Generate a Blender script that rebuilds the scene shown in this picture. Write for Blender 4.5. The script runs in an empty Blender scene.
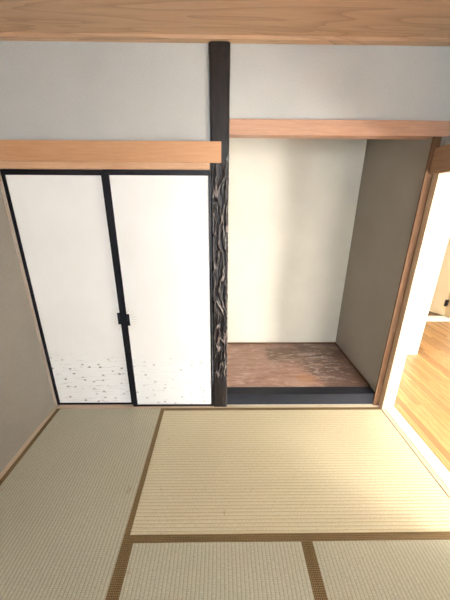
import bpy, bmesh, math, random
from mathutils import Vector, Matrix, noise
random.seed(7)
S = bpy.context.scene
COL = S.collection

# ------------------------------------------------------------------ camera
def set_camera():
    f, p, y, r = 275.075, .3431, .0136, .005
    F = Vector((math.sin(y)*math.cos(p), math.cos(y)*math.cos(p), -math.sin(p)))
    rt = Vector((math.cos(y), -math.sin(y), 0)); up = rt.cross(F)
    a = rt*math.cos(r) + up*math.sin(r); b = up*math.cos(r) - rt*math.sin(r)
    cd = bpy.data.cameras.new('camera'); cam = bpy.data.objects.new('camera', cd); COL.objects.link(cam)
    cd.sensor_fit = 'VERTICAL'; cd.sensor_height = 24; cd.lens = 24*f/600
    cd.clip_start = .02
    m = Matrix((a, b, -F)).transposed().to_4x4()
    m.translation = Vector((.0236, -1.8883, 1.6152))
    cam.matrix_world = m
    S.camera = cam
set_camera()

# ------------------------------------------------------------------ world, light, exposure
w = bpy.data.worlds.new('world'); S.world = w; w.use_nodes = True
w.node_tree.nodes['Background'].inputs[0].default_value = (.80, .90, 1, 1)
w.node_tree.nodes['Background'].inputs[1].default_value = 1.0
S.view_settings.view_transform = 'Standard'; S.view_settings.look = 'None'
S.view_settings.gamma = 1; S.view_settings.use_curve_mapping = False
S.view_settings.exposure = 0.45

def area(name, loc, aim, sx, sy, power, col, spread=180):
    l = bpy.data.lights.new(name, 'AREA'); l.shape = 'RECTANGLE'; l.size = sx; l.size_y = sy
    l.energy = power; l.color = col; l.spread = math.radians(spread)
    o = bpy.data.objects.new(name, l); COL.objects.link(o); o.location = loc
    o.rotation_euler = (Vector(aim)-Vector(loc)).to_track_quat('-Z', 'Y').to_euler()
    return o
# daylight lamps at added, unseen windows behind the camera and in the hall
area('added_room_window_light', (.15, -3.72, 1.35), (.1, 0, 1.2), 1.6, 1.3, 88, (.96, .98, 1.0))
area('added_hall_end_window_light', (2.35, -3.9, 1.35), (2.2, 0, .9), 1.3, 1.5, 190, (1.0, .96, .87))
area('added_hall_side_window_light', (3.88, -2.45, .88), (.8, -.1, 1.2), 1.6, 1.5, 490, (1.0, .965, .885))

# ------------------------------------------------------------------ materials
def new_mat(name, rough=.6, spec=.3):
    m = bpy.data.materials.new(name); m.use_nodes = True
    n = m.node_tree.nodes; b = n['Principled BSDF']
    b.inputs['Roughness'].default_value = rough
    b.inputs['Specular IOR Level'].default_value = spec
    return m, n, m.node_tree.links, b
def coords(n, L, scale=(1, 1, 1), rot=(0, 0, 0), loc=(0, 0, 0)):
    t = n.new('ShaderNodeTexCoord'); mp = n.new('ShaderNodeMapping')
    mp.inputs['Scale'].default_value = scale; mp.inputs['Rotation'].default_value = rot; mp.inputs['Location'].default_value = loc
    L.new(t.outputs['Object'], mp.inputs[0]); return mp.outputs[0]
def noise_tex(n, L, v, scale, detail=4, rough=.5, dist=0):
    t = n.new('ShaderNodeTexNoise'); t.inputs['Scale'].default_value = scale; t.inputs['Detail'].default_value = detail
    t.inputs['Roughness'].default_value = rough; t.inputs['Distortion'].default_value = dist
    L.new(v, t.inputs['Vector']); return t.outputs[0]
def ramp(n, L, f, stops):
    r = n.new('ShaderNodeValToRGB'); e = r.color_ramp.elements
    while len(e) < len(stops): e.new(.5)
    for x, (p, c) in zip(e, stops): x.position = p; x.color = (*c, 1) if len(c) == 3 else c
    L.new(f, r.inputs[0]); return r.outputs[0]
def mix(n, L, fac, a, b, mode='MIX'):
    m = n.new('ShaderNodeMix'); m.data_type = 'RGBA'; m.blend_type = mode
    for s, v in ((m.inputs[0], fac), (m.inputs[6], a), (m.inputs[7], b)):
        if isinstance(v, bpy.types.NodeSocket): L.new(v, s)
        elif isinstance(v, (int, float)): s.default_value = v
        else: s.default_value = (*v, 1)
    return m.outputs[2]
def bump(n, L, h, bsdf, strength=.3, dist=.002):
    b = n.new('ShaderNodeBump'); b.inputs['Strength'].default_value = strength; b.inputs['Distance'].default_value = dist
    L.new(h, b.inputs['Height']); L.new(b.outputs[0], bsdf.inputs['Normal'])
def math_n(n, L, op, a, b=None, c=None):
    m = n.new('ShaderNodeMath'); m.operation = op
    for s, v in zip(m.inputs, (a, b, c)):
        if v is None: continue
        if isinstance(v, bpy.types.NodeSocket): L.new(v, s)
        else: s.default_value = v
    return m.outputs[0]
def smooth(n, L, v, lo, hi):
    m = n.new('ShaderNodeMapRange'); m.interpolation_type = 'SMOOTHSTEP'
    m.inputs[1].default_value = lo; m.inputs[2].default_value = hi; L.new(v, m.inputs[0]); return m.outputs[0]
def sepxyz(n, L, v):
    s = n.new('ShaderNodeSeparateXYZ'); L.new(v, s.inputs[0]); return s.outputs

def plaster(name, c, var=.06, rough=.95):
    m, n, L, b = new_mat(name, rough, .1)
    v = coords(n, L)
    big = noise_tex(n, L, v, 2.2, 3); fine = noise_tex(n, L, v, 160, 3, .7)
    c1 = tuple(x*(1-var) for x in c); c2 = tuple(min(1, x*(1+var)) for x in c)
    col = ramp(n, L, big, [(.3, c1), (.7, c2)])
    L.new(mix(n, L, .10, col, ramp(n, L, fine, [(.3, (.0, .0, .0)), (.7, (1, 1, 1))]), 'OVERLAY'), b.inputs['Base Color'])
    bump(n, L, fine, b, .35, .0015); return m

def wood(name, dark, light, axis='X', grain=1.0, rough=.5, spec=.3, bumpy=.15, figure=.35):
    """grain runs along the axis"""
    m, n, L, b = new_mat(name, rough, spec)
    s = {'X': (1.0, 14, 14), 'Y': (14, 1.0, 14), 'Z': (14, 14, 1.0)}[axis]
    s2 = {'X': (.35, 3.5, 3.5), 'Y': (3.5, .35, 3.5), 'Z': (3.5, 3.5, .35)}[axis]
    v = coords(n, L, tuple(x*grain for x in s)); v2 = coords(n, L, tuple(x*grain for x in s2))
    fine = noise_tex(n, L, v, 9, 5, .65, .2)
    fig = noise_tex(n, L, v2, 2.0, 2, .5, .6)
    rings = math_n(n, L, 'FRACT', math_n(n, L, 'MULTIPLY', fig, 9.0))
    rings = math_n(n, L, 'POWER', rings, 3.0)
    col = ramp(n, L, fine, [(.28, dark), (.72, light)])
    col = mix(n, L, math_n(n, L, 'MULTIPLY', rings, figure), col, tuple(x*.72 for x in dark))
    L.new(col, b.inputs['Base Color']); bump(n, L, fine, b, bumpy, .001); return m

def simple(name, c, rough=.5, spec=.4, metal=0, var=.08, scale=30):
    m, n, L, b = new_mat(name, rough, spec); b.inputs['Metallic'].default_value = metal
    t = noise_tex(n, L, coords(n, L), scale, 3)
    L.new(ramp(n, L, t, [(.3, tuple(x*(1-var) for x in c)), (.7, tuple(min(1, x*(1+var)) for x in c))]), b.inputs['Base Color'])
    return m

def tatami(name, axis, base=(.44, .42, .325)):
    """woven rush; the ribs run along the axis"""
    m, n, L, b = new_mat(name, .62, .22)
    t = n.new('ShaderNodeTexCoord'); x, y, z = sepxyz(n, L, t.outputs['Object'])
    across, along = (y, x) if axis == 'X' else (x, y)
    P = .0185
    ph = math_n(n, L, 'MULTIPLY', across, 2*math.pi/P)
    rib = math_n(n, L, 'ABSOLUTE', math_n(n, L, 'SINE', math_n(n, L, 'MULTIPLY', ph, .5)))      # rounded ribs, narrow valleys
    # single rush stems run across the ribs
    stem = math_n(n, L, 'SINE', math_n(n, L, 'MULTIPLY', along, 2*math.pi/.0075))
    stem = math_n(n, L, 'MULTIPLY_ADD', stem, .5, .5)
    vv = coords(n, L, (30, 3, 1) if axis == 'X' else (3, 30, 1))
    st = noise_tex(n, L, vv, 14, 4, .7)
    speck = noise_tex(n, L, coords(n, L, (1, 1, 1)), 130, 3, .7)
    big = noise_tex(n, L, coords(n, L), 1.7, 3)
    c = mix(n, L, big, tuple(v*.90 for v in base), tuple(v*1.08 for v in base))
    c = mix(n, L, smooth(n, L, rib, .0, .55), mix(n, L, 1.0, c, (.70, .64, .54), 'MULTIPLY'), c)
    c = mix(n, L, .40, c, ramp(n, L, st, [(.3, (.25, .25, .25)), (.7, (.75, .75, .75))]), 'OVERLAY')
    c = mix(n, L, .22, c, ramp(n, L, speck, [(.3, (.2, .2, .2)), (.7, (.8, .8, .8))]), 'OVERLAY')
    c = mix(n, L, math_n(n, L, 'MULTIPLY', stem, .10), c, (.62, .56, .38))
    spot = noise_tex(n, L, coords(n, L, (1, 1, 1), loc=(3, 7, 0)), 16, 2)
    c = mix(n, L, math_n(n, L, 'MULTIPLY', smooth(n, L, spot, .70, .78), .35), c, (.25, .17, .09))
    L.new(c, b.inputs['Base Color'])
    h = math_n(n, L, 'MULTIPLY_ADD', rib, 1.0, math_n(n, L, 'MULTIPLY', stem, .22))
    bump(n, L, h, b, .45, .0022)
    return m

def heri(name, axis, warm=0):
    """brocade edging tape with a small zigzag weave"""
    m, n, L, b = new_mat(name, .7, .2)
    t = n.new('ShaderNodeTexCoord'); x, y, z = sepxyz(n, L, t.outputs['Object'])
    al, ac = (x, y) if axis == 'X' else (y, x)
    s1 = math_n(n, L, 'SINE', math_n(n, L, 'MULTIPLY', math_n(n, L, 'ADD', al, ac), 2*math.pi/.016))
    s2 = math_n(n, L, 'SINE', math_n(n, L, 'MULTIPLY', math_n(n, L, 'SUBTRACT', al, ac), 2*math.pi/.016))
    pr = math_n(n, L, 'MULTIPLY', s1, s2)
    fine = noise_tex(n, L, coords(n, L), 260, 2)
    c = mix(n, L, smooth(n, L, pr, -.25, .35), (.098, .058, .024), (.24, .165, .075))
    c = mix(n, L, .3, c, ramp(n, L, fine, [(.3, (.2, .2, .2)), (.7, (.8, .8, .8))]), 'OVERLAY')
    L.new(c, b.inputs['Base Color']); bump(n, L, pr, b, .3, .0006); return m

def fusuma_paper(seed, ink=1.0):
    """white paper with a faint printed pattern of ripples and small leaves near the foot"""
    m, n, L, b = new_mat('sliding_door_paper', .8, .15)
    t = n.new('ShaderNodeTexCoord'); x, y, z = sepxyz(n, L, t.outputs['Object'])
    v = coords(n, L, (1, 1, 1), loc=(seed, 0, 0))
    base = ramp(n, L, noise_tex(n, L, v, 2.4, 4), [(.3, (.83, .81, .77)), (.7, (.88, .865, .84))])
    # ripples: thin wavy lines across the lowest part
    wob = noise_tex(n, L, coords(n, L, (5, 1, 22), loc=(seed, 0, 0)), 1.6, 3)
    ln = math_n(n, L, 'FRACT', math_n(n, L, 'MULTIPLY_ADD', wob, 2.2, math_n(n, L, 'MULTIPLY', z, 34)))
    line = smooth(n, L, math_n(n, L, 'ABSOLUTE', math_n(n, L, 'SUBTRACT', ln, .5)), .10, .0)
    gap = smooth(n, L, noise_tex(n, L, coords(n, L, (7, 1, 30), loc=(seed, 4, 0)), 1.3, 2), .47, .56)
    foot = smooth(n, L, z, .52, .40)
    foot2 = smooth(n, L, z, .52, .30)
    line = math_n(n, L, 'MULTIPLY', math_n(n, L, 'MULTIPLY', line, gap), foot)
    c = mix(n, L, foot2, base, (.86, .86, .85))
    c = mix(n, L, math_n(n, L, 'MULTIPLY', line, .62*ink), c, (.40, .39, .36))
    # small round leaves
    vo = n.new('ShaderNodeTexVoronoi'); vo.voronoi_dimensions = '2D'; vo.inputs['Scale'].default_value = 1
    cb = n.new('ShaderNodeCombineXYZ'); L.new(math_n(n, L, 'MULTIPLY_ADD', x, 13, seed*3.3), cb.inputs[0]); L.new(math_n(n, L, 'MULTIPLY', z, 19), cb.inputs[1])
    L.new(cb.outputs[0], vo.inputs['Vector'])
    dot = smooth(n, L, vo.outputs['Distance'], .17, .11)
    rs = sepxyz(n, L, vo.outputs['Color'])
    keep = math_n(n, L, 'GREATER_THAN', rs[0], .55)
    shade = math_n(n, L, 'MULTIPLY_ADD', rs[1], .5, .35)
    dot = math_n(n, L, 'MULTIPLY', math_n(n, L, 'MULTIPLY', dot, keep), math_n(n, L, 'MULTIPLY', foot, math_n(n, L, 'MULTIPLY', shade, ink)))
    c = mix(n, L, dot, c, (.20, .20, .17))
    L.new(c, b.inputs['Base Color'])
    # faint printed rays around the pull
    dx = math_n(n, L, 'ADD', x, .700); dz = math_n(n, L, 'SUBTRACT', z, .79)
    rad = math_n(n, L, 'SQRT', math_n(n, L, 'ADD', math_n(n, L, 'MULTIPLY', dx, dx), math_n(n, L, 'MULTIPLY', dz, dz)))
    ray = smooth(n, L, math_n(n, L, 'SINE', math_n(n, L, 'MULTIPLY', math_n(n, L, 'ARCTAN2', dz, dx), 26)), .2, .8)
    ring = math_n(n, L, 'MULTIPLY', smooth(n, L, rad, .045, .06), smooth(n, L, rad, .12, .07))
    c = mix(n, L, math_n(n, L, 'MULTIPLY', math_n(n, L, 'MULTIPLY', ray, ring), .35), c, (.42, .36, .28))
    L.new(c, b.inputs['Base Color'])
    bump(n, L, noise_tex(n, L, v, 90, 3), b, .08, .0006); return m

def pillar_mat():
    m, n, L, b = new_mat('dark_lacquered_pillar', .36, .30)
    v = coords(n, L, (9, 9, 1.6)); g = noise_tex(n, L, v, 4, 5, .7, .5)
    at = n.new('ShaderNodeAttribute'); at.attribute_name = 'ridge'; 
    c = ramp(n, L, g, [(.3, (.005, .005, .006)), (.58, (.018, .014, .014)), (.78, (.055, .040, .036))])
    c = mix(n, L, math_n(n, L, 'MULTIPLY', smooth(n, L, at.outputs['Fac'], .62, 1.0), .80), c, (.30, .24, .22))
    L.new(c, b.inputs['Base Color']); bump(n, L, g, b, .5, .003); return m

def alcove_board():
    m, n, L, b = new_mat('worn_alcove_board', .42, .4)
    t = n.new('ShaderNodeTexCoord'); x, y, z = sepxyz(n, L, t.outputs['Object'])
    g = noise_tex(n, L, coords(n, L, (1.0, 7, 1)), 5, 5, .65, .8)
    c = ramp(n, L, g, [(.3, (.25, .135, .10)), (.55, (.37, .225, .175)), (.75, (.46, .31, .25))])
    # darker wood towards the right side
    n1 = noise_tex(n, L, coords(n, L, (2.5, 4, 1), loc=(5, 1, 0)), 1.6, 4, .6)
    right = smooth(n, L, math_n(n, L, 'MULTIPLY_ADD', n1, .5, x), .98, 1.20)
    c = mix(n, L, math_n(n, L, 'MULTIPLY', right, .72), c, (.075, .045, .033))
    # dark rectangular stain at the back
    def box(x0, x1, y0, y1, e):
        a = math_n(n, L, 'MULTIPLY', smooth(n, L, x, x0-e, x0+e), smooth(n, L, x, x1+e, x1-e))
        bb = math_n(n, L, 'MULTIPLY', smooth(n, L, y, y0-e, y0+e), smooth(n, L, y, y1+e, y1-e))
        return math_n(n, L, 'MULTIPLY', a, bb)
    c = mix(n, L, math_n(n, L, 'MULTIPLY', box(.50, .84, .50, .78, .035), .70), c, (.12, .085, .055))
    # pale scuffs
    sc = noise_tex(n, L, coords(n, L, (2.6, 9, 1), (0, 0, .22)), 2.2, 7, .78, 2.2)
    scm = math_n(n, L, 'MULTIPLY', smooth(n, L, sc, .53, .62), box(.85, 1.2, .22, .78, .10))
    c = mix(n, L, math_n(n, L, 'MULTIPLY', scm, .85), c, (.70, .66, .63))
    sc2 = noise_tex(n, L, coords(n, L, (2, 6, 1), loc=(2, 9, 0)), 2.2, 6, .7, 1.5)
    c = mix(n, L, math_n(n, L, 'MULTIPLY', smooth(n, L, sc2, .50, .66), .55), c, (.62, .46, .39))
    # knot
    cb = n.new('ShaderNodeCombineXYZ'); L.new(math_n(n, L, 'SUBTRACT', x, .80), cb.inputs[0]); L.new(math_n(n, L, 'MULTIPLY', math_n(n, L, 'SUBTRACT', y, .23), 1.3), cb.inputs[1])
    ln = n.new('ShaderNodeVectorMath'); ln.operation = 'LENGTH'; L.new(cb.outputs[0], ln.inputs[0])
    ring = math_n(n, L, 'SINE', math_n(n, L, 'MULTIPLY', math_n(n, L, 'MULTIPLY_ADD', g, .03, ln.outputs['Value']), 150))
    kf = math_n(n, L, 'MULTIPLY', smooth(n, L, ln.outputs['Value'], .14, .03), math_n(n, L, 'MULTIPLY_ADD', ring, .25, .45))
    c = mix(n, L, kf, c, (.42, .19, .07))
    L.new(c, b.inputs['Base Color'])
    bump(n, L, g, b, .12, .001)
    return m

def plank_floor():
    m, n, L, b = new_mat('hall_floorboards', .38, .4)
    t = n.new('ShaderNodeTexCoord'); x, y, z = sepxyz(n, L, t.outputs['Object'])
    br = n.new('ShaderNodeTexBrick'); br.offset = .37; br.inputs['Scale'].default_value = 1
    br.inputs['Brick Width'].default_value = .9; br.inputs['Row Height'].default_value = .048; br.inputs['Mortar Size'].default_value = .0014
    br.inputs['Color1'].default_value = (.25, .13, .048, 1); br.inputs['Color2'].default_value = (.42, .245, .10, 1); br.inputs['Mortar'].default_value = (.16, .08, .03, 1)
    v = coords(n, L, (1, 1, 1), (0, 0, math.pi/2)); L.new(v, br.inputs['Vector'])
    g = noise_tex(n, L, coords(n, L, (16, 1.1, 1)), 6, 5, .65, .3)
    c = mix(n, L, .6, br.outputs['Color'], ramp(n, L, g, [(.3, (.3, .26, .22)), (.7, (.72, .72, .72))]), 'OVERLAY')
    L.new(c, b.inputs['Base Color']); return m

M = {
 'wall_pale': plaster('pale_plaster', (.47, .465, .44)),
 'wall_cream': plaster('alcove_cream_plaster', (.66, .635, .56)),
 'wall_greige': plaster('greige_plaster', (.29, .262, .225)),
 'wall_white': plaster('white_plaster', (.86, .84, .80), .02),
 'cedarX': wood('cedar_along_x', (.47, .27, .15), (.60, .37, .225), 'X', .8, figure=.30),
 'ceiling': wood('cedar_ceiling_boards', (.50, .315, .19), (.57, .38, .24), 'X', .8, figure=.75),
 'lintel': wood('orange_cedar', (.46, .235, .115), (.55, .305, .16), 'X', .7, figure=.12),
 'beam': wood('pinkish_cedar', (.40, .22, .145), (.50, .30, .20), 'X', .9, figure=.25),
 'postZ': wood('shade_toned_brown_cedar', (.115, .062, .036), (.155, .088, .052), 'Z', .9, rough=.75, spec=.08, figure=.15),  # base colour darkened to carry the shade on the corner post
 'cedarY': wood('cedar_along_y', (.27, .145, .08), (.34, .20, .115), 'Y', .8, figure=.2),
 'pale_woodX': wood('pale_sill_wood', (.50, .37, .27), (.62, .48, .36), 'X', .8, figure=.1),
 'pale_strip': wood('cream_floor_strip', (.58, .48, .34), (.68, .58, .43), 'X', .8, figure=.05),
 'pale_woodY': wood('pale_strip_wood', (.50, .38, .27), (.60, .48, .35), 'Y', .8, figure=.1),
 'jambZ': wood('pale_jamb_wood', (.50, .36, .23), (.60, .45, .30), 'Z', .8, figure=.1),
 'pale_woodZ': wood('greyish_post_wood', (.44, .36, .29), (.52, .44, .36), 'Z', .8, figure=.1),
 'sillY': wood('sunlit_tone_sill', (.74, .64, .48), (.84, .76, .62), 'Y', .8, figure=.1),  # very pale base colour stands in for sunlight blowing out the threshold
 'black': simple('black_lacquer', (.008, .008, .012), .38, .22, 0, .1),
 'blackwood': wood('black_stained_wood', (.014, .015, .021), (.021, .023, .029), 'X', 1, .45, .18, .05, .1),
 'metal': simple('dark_metal', (.05, .045, .05), .35, .5, .8),
 'beige_door': simple('beige_door_paint', (.55, .42, .26), .5, .3, 0, .05, 4),
 'white_paint': simple('white_paint', (.84, .82, .76), .45, .4, 0, .02, 4),
 'subfloor': simple('board_underfloor', (.32, .27, .18), .8, .1),
 'tatX_sunlit': tatami('rush_weave_lengthwise_sunlit', 'X', (.60, .53, .37)),  # same rush as the other mats, base colour brightened for hall light
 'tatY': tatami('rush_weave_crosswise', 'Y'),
 'heriX': heri('edging_tape_x', 'X'), 'heriY': heri('edging_tape_y', 'Y'),
 'pillar': pillar_mat(), 'board': alcove_board(), 'planks': plank_floor(),
 'paperL': fusuma_paper(0.0), 'paperR': fusuma_paper(5.3, .6),
 'scuff': None,
}
def glass():
    m, n, L, b = new_mat('window_glass', .02, .5); b.inputs['Transmission Weight'].default_value = 1; b.inputs['IOR'].default_value = 1.02
    return m
M['glass'] = glass()

# ------------------------------------------------------------------ mesh helpers
def box_bm(bm, x0, x1, y0, y1, z0, z1):
    vs = [bm.verts.new((x, y, z)) for x in (x0, x1) for y in (y0, y1) for z in (z0, z1)]
    for q in ((0, 1, 3, 2), (4, 6, 7, 5), (0, 4, 5, 1), (2, 3, 7, 6), (0, 2, 6, 4), (1, 5, 7, 3)):
        bm.faces.new([vs[i] for i in q])
def finish(name, bm, mat, parent=None, bevel=0, origin=None, seg=2):
    if bevel:
        bmesh.ops.bevel(bm, geom=[e for e in bm.edges if len(e.link_faces) == 2 and e.calc_face_angle() > .6], offset=bevel, segments=seg, affect='EDGES', profile=.6)
    bmesh.ops.recalc_face_normals(bm, faces=bm.faces)
    if origin: bmesh.ops.translate(bm, verts=bm.verts, vec=-Vector(origin))
    me = bpy.data.meshes.new(name); bm.to_mesh(me); bm.free()
    me.materials.append(mat)
    o = bpy.data.objects.new(name, me); COL.objects.link(o)
    if origin: o.location = origin
    if parent: o.parent = parent
    return o
def box(name, x0, x1, y0, y1, z0, z1, mat, parent=None, bevel=0):
    bm = bmesh.new(); box_bm(bm, x0, x1, y0, y1, z0, z1)
    return finish(name, bm, mat, parent, bevel)
def tag(o, label=None, cat=None, group=None, kind=None):
    if label: o['label'] = label
    if cat: o['category'] = cat
    if group: o['group'] = group
    if kind: o['kind'] = kind
    return o
def struct(o, label, cat): return tag(o, label, cat, kind='structure')
def empty(name, loc):
    o = bpy.data.objects.new(name, None); COL.objects.link(o); o.location = loc; o.empty_display_size = .1; return o
def adopt(child, root):
    child.parent = root; child.matrix_parent_inverse = Matrix.Translation(-root.location); return child

XL, XR, ZC = -1.334, 1.346, 2.430     # room: left floor edge, right floor edge, ceiling trim
XW, XO = -1.367, 1.392                # left wall face, right wall face above the opening
YF = -3.60                            # wall behind the camera
HALL_R, HALL_B = 3.75, 1.78

# ------------------------------------------------------------------ structure: floor, ceiling, walls
struct(box('floor', XW-.02, 1.48, YF-.1, .05, -.10, -.056, M['subfloor']), 'plain board floor under the straw mats', 'floor')
struct(box('floor', 1.473, HALL_R+.1, YF-.3, 3.3, -.06, -.002, M['planks']), 'honey-brown plank floor of the bright hall beyond the opening', 'floor')
struct(box('ceiling', XW-.1, 1.48, YF-.1, .08, 2.447, 2.50, M['ceiling']), 'cedar board ceiling over the tatami room', 'ceiling')
struct(box('ceiling', 1.48, HALL_R+.1, YF-.3, 3.3, 2.45, 2.50, M['wall_white']), 'white ceiling over the hall', 'ceiling')
struct(box('ceiling', -.05, 1.45, .08, .99, 2.36, 2.40, M['ceiling']), 'board ceiling hidden inside the alcove', 'ceiling')

def wall(name, parts, mat, label):
    bm = bmesh.new()
    for p in parts: box_bm(bm, *p)
    return struct(finish(name, bm, mat), label, 'wall')
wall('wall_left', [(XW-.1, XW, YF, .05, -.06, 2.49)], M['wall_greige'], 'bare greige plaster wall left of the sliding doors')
wall('wall_back', [(XW, -.05, .0, .06, 1.90, 2.47)], M['wall_pale'], 'pale grey plaster band above the sliding door lintel')
wall('wall_back', [(.07, 1.48, .0, .06, 2.03, 2.47)], M['wall_pale'], 'pale plaster band above the alcove beam')
wall('wall_alcove_back', [(.0, 1.42, .88, .98, .0, 2.38)], M['wall_cream'], 'cream plaster rear wall inside the alcove')
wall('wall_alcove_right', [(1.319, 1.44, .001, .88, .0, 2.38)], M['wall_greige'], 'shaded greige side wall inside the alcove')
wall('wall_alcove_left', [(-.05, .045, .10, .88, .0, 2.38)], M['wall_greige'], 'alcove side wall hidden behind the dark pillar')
wall('wall_closet', [(XW, -.05, .80, .86, -.05, 2.0), ], M['wall_white'], 'closet rear wall behind the sliding doors')
wall('wall_right', [(XO, 1.46, YF, .10, 1.93, 2.47), (XO, 1.46, YF, -1.80, -.06, 1.93)], M['wall_pale'], 'pale plaster wall above the side opening')
# wall behind the camera with an opening for the added window
wall('wall_front', [(XW, -.65, YF-.1, YF, -.06, 2.47), (.95, 1.48, YF-.1, YF, -.06, 2.47), (-.65, .95, YF-.1, YF, -.06, .70), (-.65, .95, YF-.1, YF, 2.0, 2.47)], M['wall_pale'], 'plaster wall with an added window behind the viewpoint')
# hall walls
wall('wall_hall_end', [(1.45, 2.24, .815, .93, -.01, 2.47), (2.12, 2.24, .93, HALL_B+.1, -.01, 2.47)], M['wall_white'], 'brightly lit white wall corner seen through the side opening')
wall('wall_hall_side', [(1.441, 1.49, .122, .815, -.01, 2.47)], M['wall_white'], 'white hall wall behind the alcove')
wall('wall_hall_back', [(2.24, 2.52, HALL_B, HALL_B+.1, -.01, 2.47), (3.40, HALL_R, HALL_B, HALL_B+.1, -.01, 2.47), (2.52, 3.40, HALL_B, HALL_B+.1, 2.0, 2.47), (2.24, HALL_R, 3.2, 3.3, -.01, 2.47)], M['wall_white'], 'cream hall wall around the beige door')
wall('wall_hall_right', [(HALL_R, HALL_R+.08, YF-.2, -3.35, -.01, 2.47), (HALL_R, HALL_R+.08, -1.55, 3.3, -.01, 2.47), (HALL_R, HALL_R+.08, -3.35, -1.55, -.01, .10), (HALL_R, HALL_R+.08, -3.35, -1.55, 2.1, 2.47)], M['wall_white'], 'white outer wall of the hall with an added window')
wall('wall_hall_front', [(1.46, 1.65, -3.80, -3.70, -.01, 2.47), (3.05, HALL_R, -3.80, -3.70, -.01, 2.47), (1.65, 3.05, -3.80, -3.70, -.01, .5), (1.65, 3.05, -3.80, -3.70, 2.15, 2.47)], M['wall_white'], 'white end wall of the hall with an added tall window')

def window(name, a, b, fixed, axis, z0, z1, label):  # all three windows are unseen additions that let the daylight in
    """frame bars and a pane; a..b along x when axis is X, along y otherwise"""
    root = struct(empty(name, ((a+b)/2, fixed, z0) if axis == 'X' else (fixed, (a+b)/2, z0)), label, 'window')
    def part(nm, u0, u1, z0_, z1_, t, mat):
        if axis == 'X': o = box(nm, u0, u1, fixed-t, fixed+t, z0_, z1_, mat, bevel=.002 if t > .01 else 0)
        else: o = box(nm, fixed-t, fixed+t, u0, u1, z0_, z1_, mat, bevel=.002 if t > .01 else 0)
        adopt(o, root)
    part('frame_bar', a, a+.04, z0, z1, .02, M['white_paint']); part('frame_bar', b-.04, b, z0, z1, .02, M['white_paint'])
    part('frame_bar', a+.04, b-.04, z0, z0+.04, .02, M['white_paint']); part('frame_bar', a+.04, b-.04, z1-.04, z1, .02, M['white_paint'])
    mid = (a+b)/2; part('frame_bar', mid-.02, mid+.02, z0+.04, z1-.04, .018, M['white_paint'])
    part('pane', a+.04, mid-.02, z0+.04, z1-.04, .003, M['glass']); part('pane', mid+.02, b-.04, z0+.04, z1-.04, .003, M['glass'])
window('added_window_1', -.65, .95, YF-.05, 'X', .70, 2.0, 'added, unseen window behind the viewpoint that lights the tatami room')
window('added_window_2', 1.65, 3.05, -3.75, 'X', .5, 2.15, 'added, unseen tall window at the near end of the hall')
window('added_window_3', -3.35, -1.55, HALL_R+.04, 'Y', .10, 2.1, 'added, unseen side window in the outer wall of the hall')

# ------------------------------------------------------------------ trims
struct(box('trim_1', XW, XO, -.045, .0, ZC, 2.447, M['ceiling'], bevel=.002), 'cedar moulding where the ceiling meets the rear wall', 'moulding')
struct(box('trim_2', XW, XL-.001, -3.55, -.001, -.05, .001, M['pale_woodY'], bevel=.001), 'narrow pale wood strip along the foot of the left wall', 'floor trim')
struct(box('trim_3', XL, .075, -.036, .055, -.05, .002, M['pale_woodX'], bevel=.001), 'pale wooden sill rail under the two white sliding doors', 'door sill')
struct(box('trim_4', .0705, XR-.001, -.034, -.0005, -.05, .0015, M['pale_strip'], bevel=.001), 'thin pale floor strip in front of the black alcove step', 'floor trim')
struct(box('trim_5', XW+.0005, -1.351, -.006, .05, .0025, 1.795, M['pale_woodZ'], bevel=.002), 'slim wooden door post in the left corner', 'door post')
# right opening: floor strip, sill, header, jambs
struct(box('trim_6', XR+.005, 1.381, -1.80, -.0625, -.05, .002, M['pale_woodY'], bevel=.001), 'narrow wood strip between the mat and the door threshold', 'floor trim')
struct(box('trim_7', 1.385, 1.472, -1.80, .10, -.05, .004, M['sillY'], bevel=.0015), 'sunlit pale threshold of the side opening to the hall', 'threshold')
struct(box('trim_8', 1.326, 1.47, -1.80, -.0125, 1.784, 1.93, M['cedarY'], bevel=.002), 'brown cedar header over the side opening', 'door header')
struct(box('trim_9', 1.3525, 1.378, -.062, .10, .0045, 1.783, M['jambZ'], bevel=.0015), 'pale wood jamb strip beside the brown corner post', 'door jamb')
struct(box('trim_10', 1.3785, 1.446, -.058, .12, .0045, 1.783, M['white_paint'], bevel=.0015), 'white casing on the hall side of the opening', 'door casing')
struct(box('trim_11', 1.35, 1.47, -1.90, -1.80, -.05, 1.93, M['postZ'], bevel=.0015), 'near post of the side opening', 'door post')
struct(box('trim_12', 2.24, 3.40, HALL_B-.05, HALL_B+.06, -.002, .035, M['white_paint'], bevel=.002), 'low white sill under the beige hall door', 'door sill')
struct(box('trim_13', 3.335, 3.40, HALL_B-.03, HALL_B+.1, .035, 2.0, M['beige_door'], bevel=.002), 'beige frame post beside the half-open hall door', 'door frame')

# wooden rails above the doors
lin = empty('lintel_rail', (-.66, 0, 1.80))
tag(lin, 'orange cedar lintel running over the two white sliding doors to the dark pillar', 'lintel')
adopt(box('face_board', XW+.001, .022, -.034, -.001, 1.838, 1.952, M['lintel'], bevel=.002), lin)
adopt(box('door_track', XW+.001, -.050, -.024, .055, 1.800, 1.8375, M['cedarX'], bevel=.002), lin)
bm_ = box('alcove_beam', .0705, 1.389, -.018, .075, 1.991, 2.072, M['beam'], bevel=.004)
tag(bm_, 'pinkish cedar beam spanning the top of the open alcove', 'beam')
pst = box('corner_post', 1.304, 1.352, -.012, -.0005, .0, 1.990, M['postZ'], bevel=.003)
tag(pst, 'slim brown wooden post between the alcove and the side opening', 'post')

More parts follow.
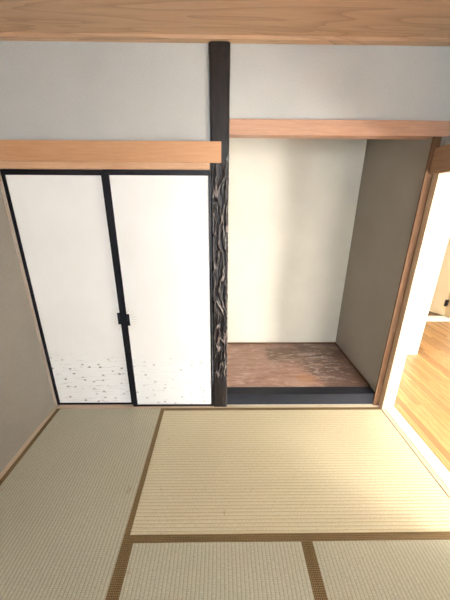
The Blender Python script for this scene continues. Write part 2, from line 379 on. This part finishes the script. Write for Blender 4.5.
# ------------------------------------------------------------------ sliding doors
def stile(name, x0, x1, y0, y1, z0, z1, root): return adopt(box(name, x0, x1, y0, y1, z0, z1, M['black'], bevel=.0025), root)
def sliding_door(name, x0, x1, y0, y1, paper, label, pull_side, left_w, right_w):
    root = struct(empty(name, ((x0+x1)/2, (y0+y1)/2, .004)), label, 'sliding door')
    zt, zb = 1.799, .004
    stile('stile', x0, x0+left_w, y0, y1, zb, zt, root); stile('stile', x1-right_w, x1, y0, y1, zb, zt, root)
    stile('top_rail', x0+left_w, x1-right_w, y0+.002, y1, zt-.032, zt, root)
    stile('bottom_rail', x0+left_w, x1-right_w, y0+.002, y1, zb, zb+.018, root)
    adopt(box('paper_panel', x0+left_w, x1-right_w, y0+.006, y1-.004, zb+.018, zt-.032, paper), root)
    # pull: a dark bracket on the paper against the stile, with a recessed cup
    s = 1 if pull_side == 'right' else -1
    xe = (x1-right_w) if s > 0 else (x0+left_w)
    zc = .79; yy = y0+.006
    pl = bmesh.new()
    w_, h_ = .019, .092
    xa, xb = sorted((xe, xe - s*w_))
    box_bm(pl, xa, xb, yy-.006, yy+.0005, zc-h_/2, zc-h_/2+.034)
    box_bm(pl, xa, xb, yy-.006, yy+.0005, zc+h_/2-.010, zc+h_/2)
    xo0, xo1 = sorted((xe-s*w_, xe-s*(w_-.010)))
    box_bm(pl, xo0, xo1, yy-.006, yy+.0005, zc-h_/2+.034, zc+h_/2-.010)
    plo = adopt(finish('door_pull', pl, M['black'], bevel=.0012), root)
    plo['label'] = 'black lacquer finger pull'
    xi0, xi1 = sorted((xe, xe-s*(w_-.010)))
    cup = box('pull_cup', xi0, xi1, yy-.0015, yy+.0003, zc-h_/2+.034, zc+h_/2-.010, M['metal'])
    cup.parent = plo
    return root
sliding_door('door_1', -1.350, -.687, .004, .027, M['paperL'], 'left white paper sliding door with printed ripples and leaves at its foot', 'right', .022, .044)
sliding_door('door_2', -.709, -.0475, -.020, .003, M['paperR'], 'right white paper sliding door, next to the dark pillar', 'left', .036, .012)

# ------------------------------------------------------------------ carved pillar
def pillar():
    bm = bmesh.new(); x0, x1, y0, y1 = -.047, .071, -.024, .098
    z0, z1 = .0, 2.4295
    cx, cy = (x0+x1)/2, (y0+y1)/2; hw, hd, rr = (x1-x0)/2, (y1-y0)/2, .018
    prof = []
    N = 26
    def side(p, q, n):
        for i in range(n): prof.append((p[0]+(q[0]-p[0])*i/n, p[1]+(q[1]-p[1])*i/n))
    def arc(ax, ay, a0):
        for i in range(5):
            a = a0+math.pi/2*i/5; prof.append((ax+rr*math.cos(a), ay+rr*math.sin(a)))
    arc(-hw+rr, -hd+rr, math.pi); side((-hw+rr, -hd), (hw-rr, -hd), 34)
    arc(hw-rr, -hd+rr, -math.pi/2); side((hw, -hd+rr), (hw, hd-rr), 12)
    arc(hw-rr, hd-rr, 0); side((hw-rr, hd), (-hw+rr, hd), 6)
    arc(-hw+rr, hd-rr, math.pi/2); side((-hw, hd-rr), (-hw, -hd+rr), 12)
    NZ = 760; rows = []; rv = []
    lay = None
    for k in range(NZ+1):
        z = z0+(z1-z0)*k/NZ; row = []
        # carving strength: strongest in the middle, smooth at foot and head
        amp = max(0, min(1, (z-.20)/.12))*max(.0, min(1, (1.95-z)/.25))
        for (px, py) in prof:
            X, Y = px+cx, py+cy
            nx = px+.022*noise.noise(Vector((py*6, 3.1, z*7)))+.010*noise.noise(Vector((8.2, px*20, z*23)))
            r1 = 1-abs(noise.noise(Vector((nx*34, py*20, z*5.5))))*5.2
            r2 = 1-abs(noise.noise(Vector((nx*62+5, py*40, z*11))))*5.0
            rid = min(1, max(0, r1)*.95+max(0, r2)*.45)
            d = Vector((px/hw, py/hd, 0)); 
            n = Vector((px if abs(px) > hw-rr-.001 else 0, py if abs(py) > hd-rr-.001 else 0, 0))
            n = n.normalized() if n.length > 0 else d.normalized()
            edge = .4 if X < -.030 else 1.0        # smooth flat strip along the left edge
            off = -(1-rid)*.014*amp*edge*(1 if py < hd*.5 else .2)
            off += (.0022*noise.noise(Vector((px*24, py*24, z*5)))+.0008*noise.noise(Vector((px*90, py*90, z*22))))*(1-amp)
            row.append(bm.verts.new((X+n.x*off, Y+n.y*off, z))); rv.append(rid*amp*edge)
        rows.append(row)
    P = len(prof)
    for k in range(NZ):
        for i in range(P):
            bm.faces.new((rows[k][i], rows[k][(i+1) % P], rows[k+1][(i+1) % P], rows[k+1][i]))
    bm.faces.new(rows[0][::-1]); bm.faces.new(rows[-1])
    bm.verts.index_update()
    o = finish('alcove_pillar', bm, M['pillar'])
    at = o.data.attributes.new('ridge', 'FLOAT', 'POINT')
    at.data.foreach_set('value', rv)
    for p in o.data.polygons: p.use_smooth = True
    tag(o, 'black-brown carved wooden pillar with rippled bark relief between sliding doors and alcove', 'pillar')
pillar()

# ------------------------------------------------------------------ alcove floor
sill = box('alcove_step', .0705, 1.318, -.0, .094, .0025, .108, M['blackwood'], bevel=.004)
tag(sill, 'black lacquered step board along the front edge of the alcove', 'step')
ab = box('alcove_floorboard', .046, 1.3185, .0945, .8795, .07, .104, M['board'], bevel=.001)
tag(ab, 'reddish-brown scuffed and stained wooden board covering the alcove floor', 'floorboard')
struct(box('trim_14', .046, 1.3185, .862, .8795, .1045, .118, M['postZ'], bevel=.001), 'thin wooden strip along the rear of the alcove floor', 'floor trim')
struct(box('trim_15', 1.308, 1.3185, .10, .861, .1045, .118, M['postZ'], bevel=.001), 'thin wooden strip along the right side of the alcove floor', 'floor trim')

# ------------------------------------------------------------------ tatami mats
HW = .034
def mat(x0, x1, y0, y1, axis, label, sides=(1, 1)):
    g = .0008; x0 += g; x1 -= g; y0 += g; y1 -= g
    root = empty('tatami_mat', ((x0+x1)/2, (y0+y1)/2, -.055)); tag(root, label, 'tatami mat', 'straw mats covering the floor')
    o = ((x0+x1)/2, (y0+y1)/2, 0)
    if axis == 'X':
        adopt(box('rush_surface', x0, x1, y0+.001, y1-.001, -.055, 0, M['tatX_sunlit'], bevel=.003), root)
        if sides[0]: adopt(box('edging_tape', x0, x1, y0, y0+HW, -.05, .0018, M['heriX'], bevel=.001), root)
        if sides[1]: adopt(box('edging_tape', x0, x1, y1-HW*.8, y1, -.05, .0018, M['heriX'], bevel=.001), root)
    else:
        adopt(box('rush_surface', x0+.001, x1-.001, y0, y1, -.055, 0, M['tatY'], bevel=.003), root)
        adopt(box('edging_tape', x0, x0+HW*.82, y0, y1, -.05, .0018, M['heriY'], bevel=.001), root)
        adopt(box('edging_tape', x1-HW*.82, x1, y0, y1, -.05, .0018, M['heriY'], bevel=.001), root)
    return root
YB, YM = -.036, -.993
mat(XL, -.447, -1.86, YB, 'Y', 'long greenish tatami mat along the left wall, in front of the left sliding door')
mat(-.447, XR, YM, YB, 'X', 'tatami mat with a painted sunlit tone, lying crosswise in front of the alcove')
mat(-.447, .455, YM-1.8, YM, 'Y', 'tatami mat at the bottom centre of the photo, nearest the viewer between two brown tapes')
mat(.455, XR, YM-1.8, YM, 'Y', 'tatami mat in the lower right corner, nearest the viewer by the hall side')

# ------------------------------------------------------------------ hall door, half open
def hall_door():
    p0 = Vector((3.315, HALL_B+.06, 0)); ang = math.atan2(.90, -.42)
    root = struct(empty('door_3', (p0.x, p0.y, .0)), 'half-open beige door with a dark hinge in the hall', 'door')
    leaf = box('door_leaf', 0, .78, -.018, .018, .045, 1.98, M['beige_door'], root, .003)
    for z in (.24, 1.75):
        bm = bmesh.new(); box_bm(bm, -.012, .02, -.024, .024, z-.05, z+.05)
        finish('hinge', bm, M['metal'], root, .002)
    bm = bmesh.new(); bmesh.ops.create_uvsphere(bm, u_segments=16, v_segments=10, radius=.026, matrix=Matrix.Translation((.71, -.06, .95)))
    bmesh.ops.create_cone(bm, cap_ends=True, segments=14, radius1=.01, radius2=.01, depth=.05, matrix=Matrix.Translation((.71, -.04, .95)) @ Matrix.Rotation(math.pi/2, 4, 'X'))
    finish('door_handle', bm, M['metal'], root)
    root.rotation_euler.z = ang
hall_door()

# ------------------------------------------------------------------ added, unseen sliding door shading the near half of the side opening
def added_side_door():
    root = struct(empty('added_door_4', (1.41, -1.49, .004)), 'added, unseen pale sliding door shading the near half of the side opening', 'sliding door')
    for y0, y1, z0, z1, nm in ((-1.798, -1.765, .0045, 1.783, 'stile'), (-1.213, -1.18, .0045, 1.783, 'stile'), (-1.765, -1.213, 1.75, 1.783, 'top_rail'), (-1.765, -1.213, .0045, .04, 'bottom_rail')):
        adopt(box(nm, 1.395, 1.425, y0, y1, z0, z1, M['jambZ'], bevel=.002), root)
    adopt(box('paper_panel', 1.403, 1.417, -1.765, -1.213, .04, 1.75, M['white_paint']), root)
added_side_door()
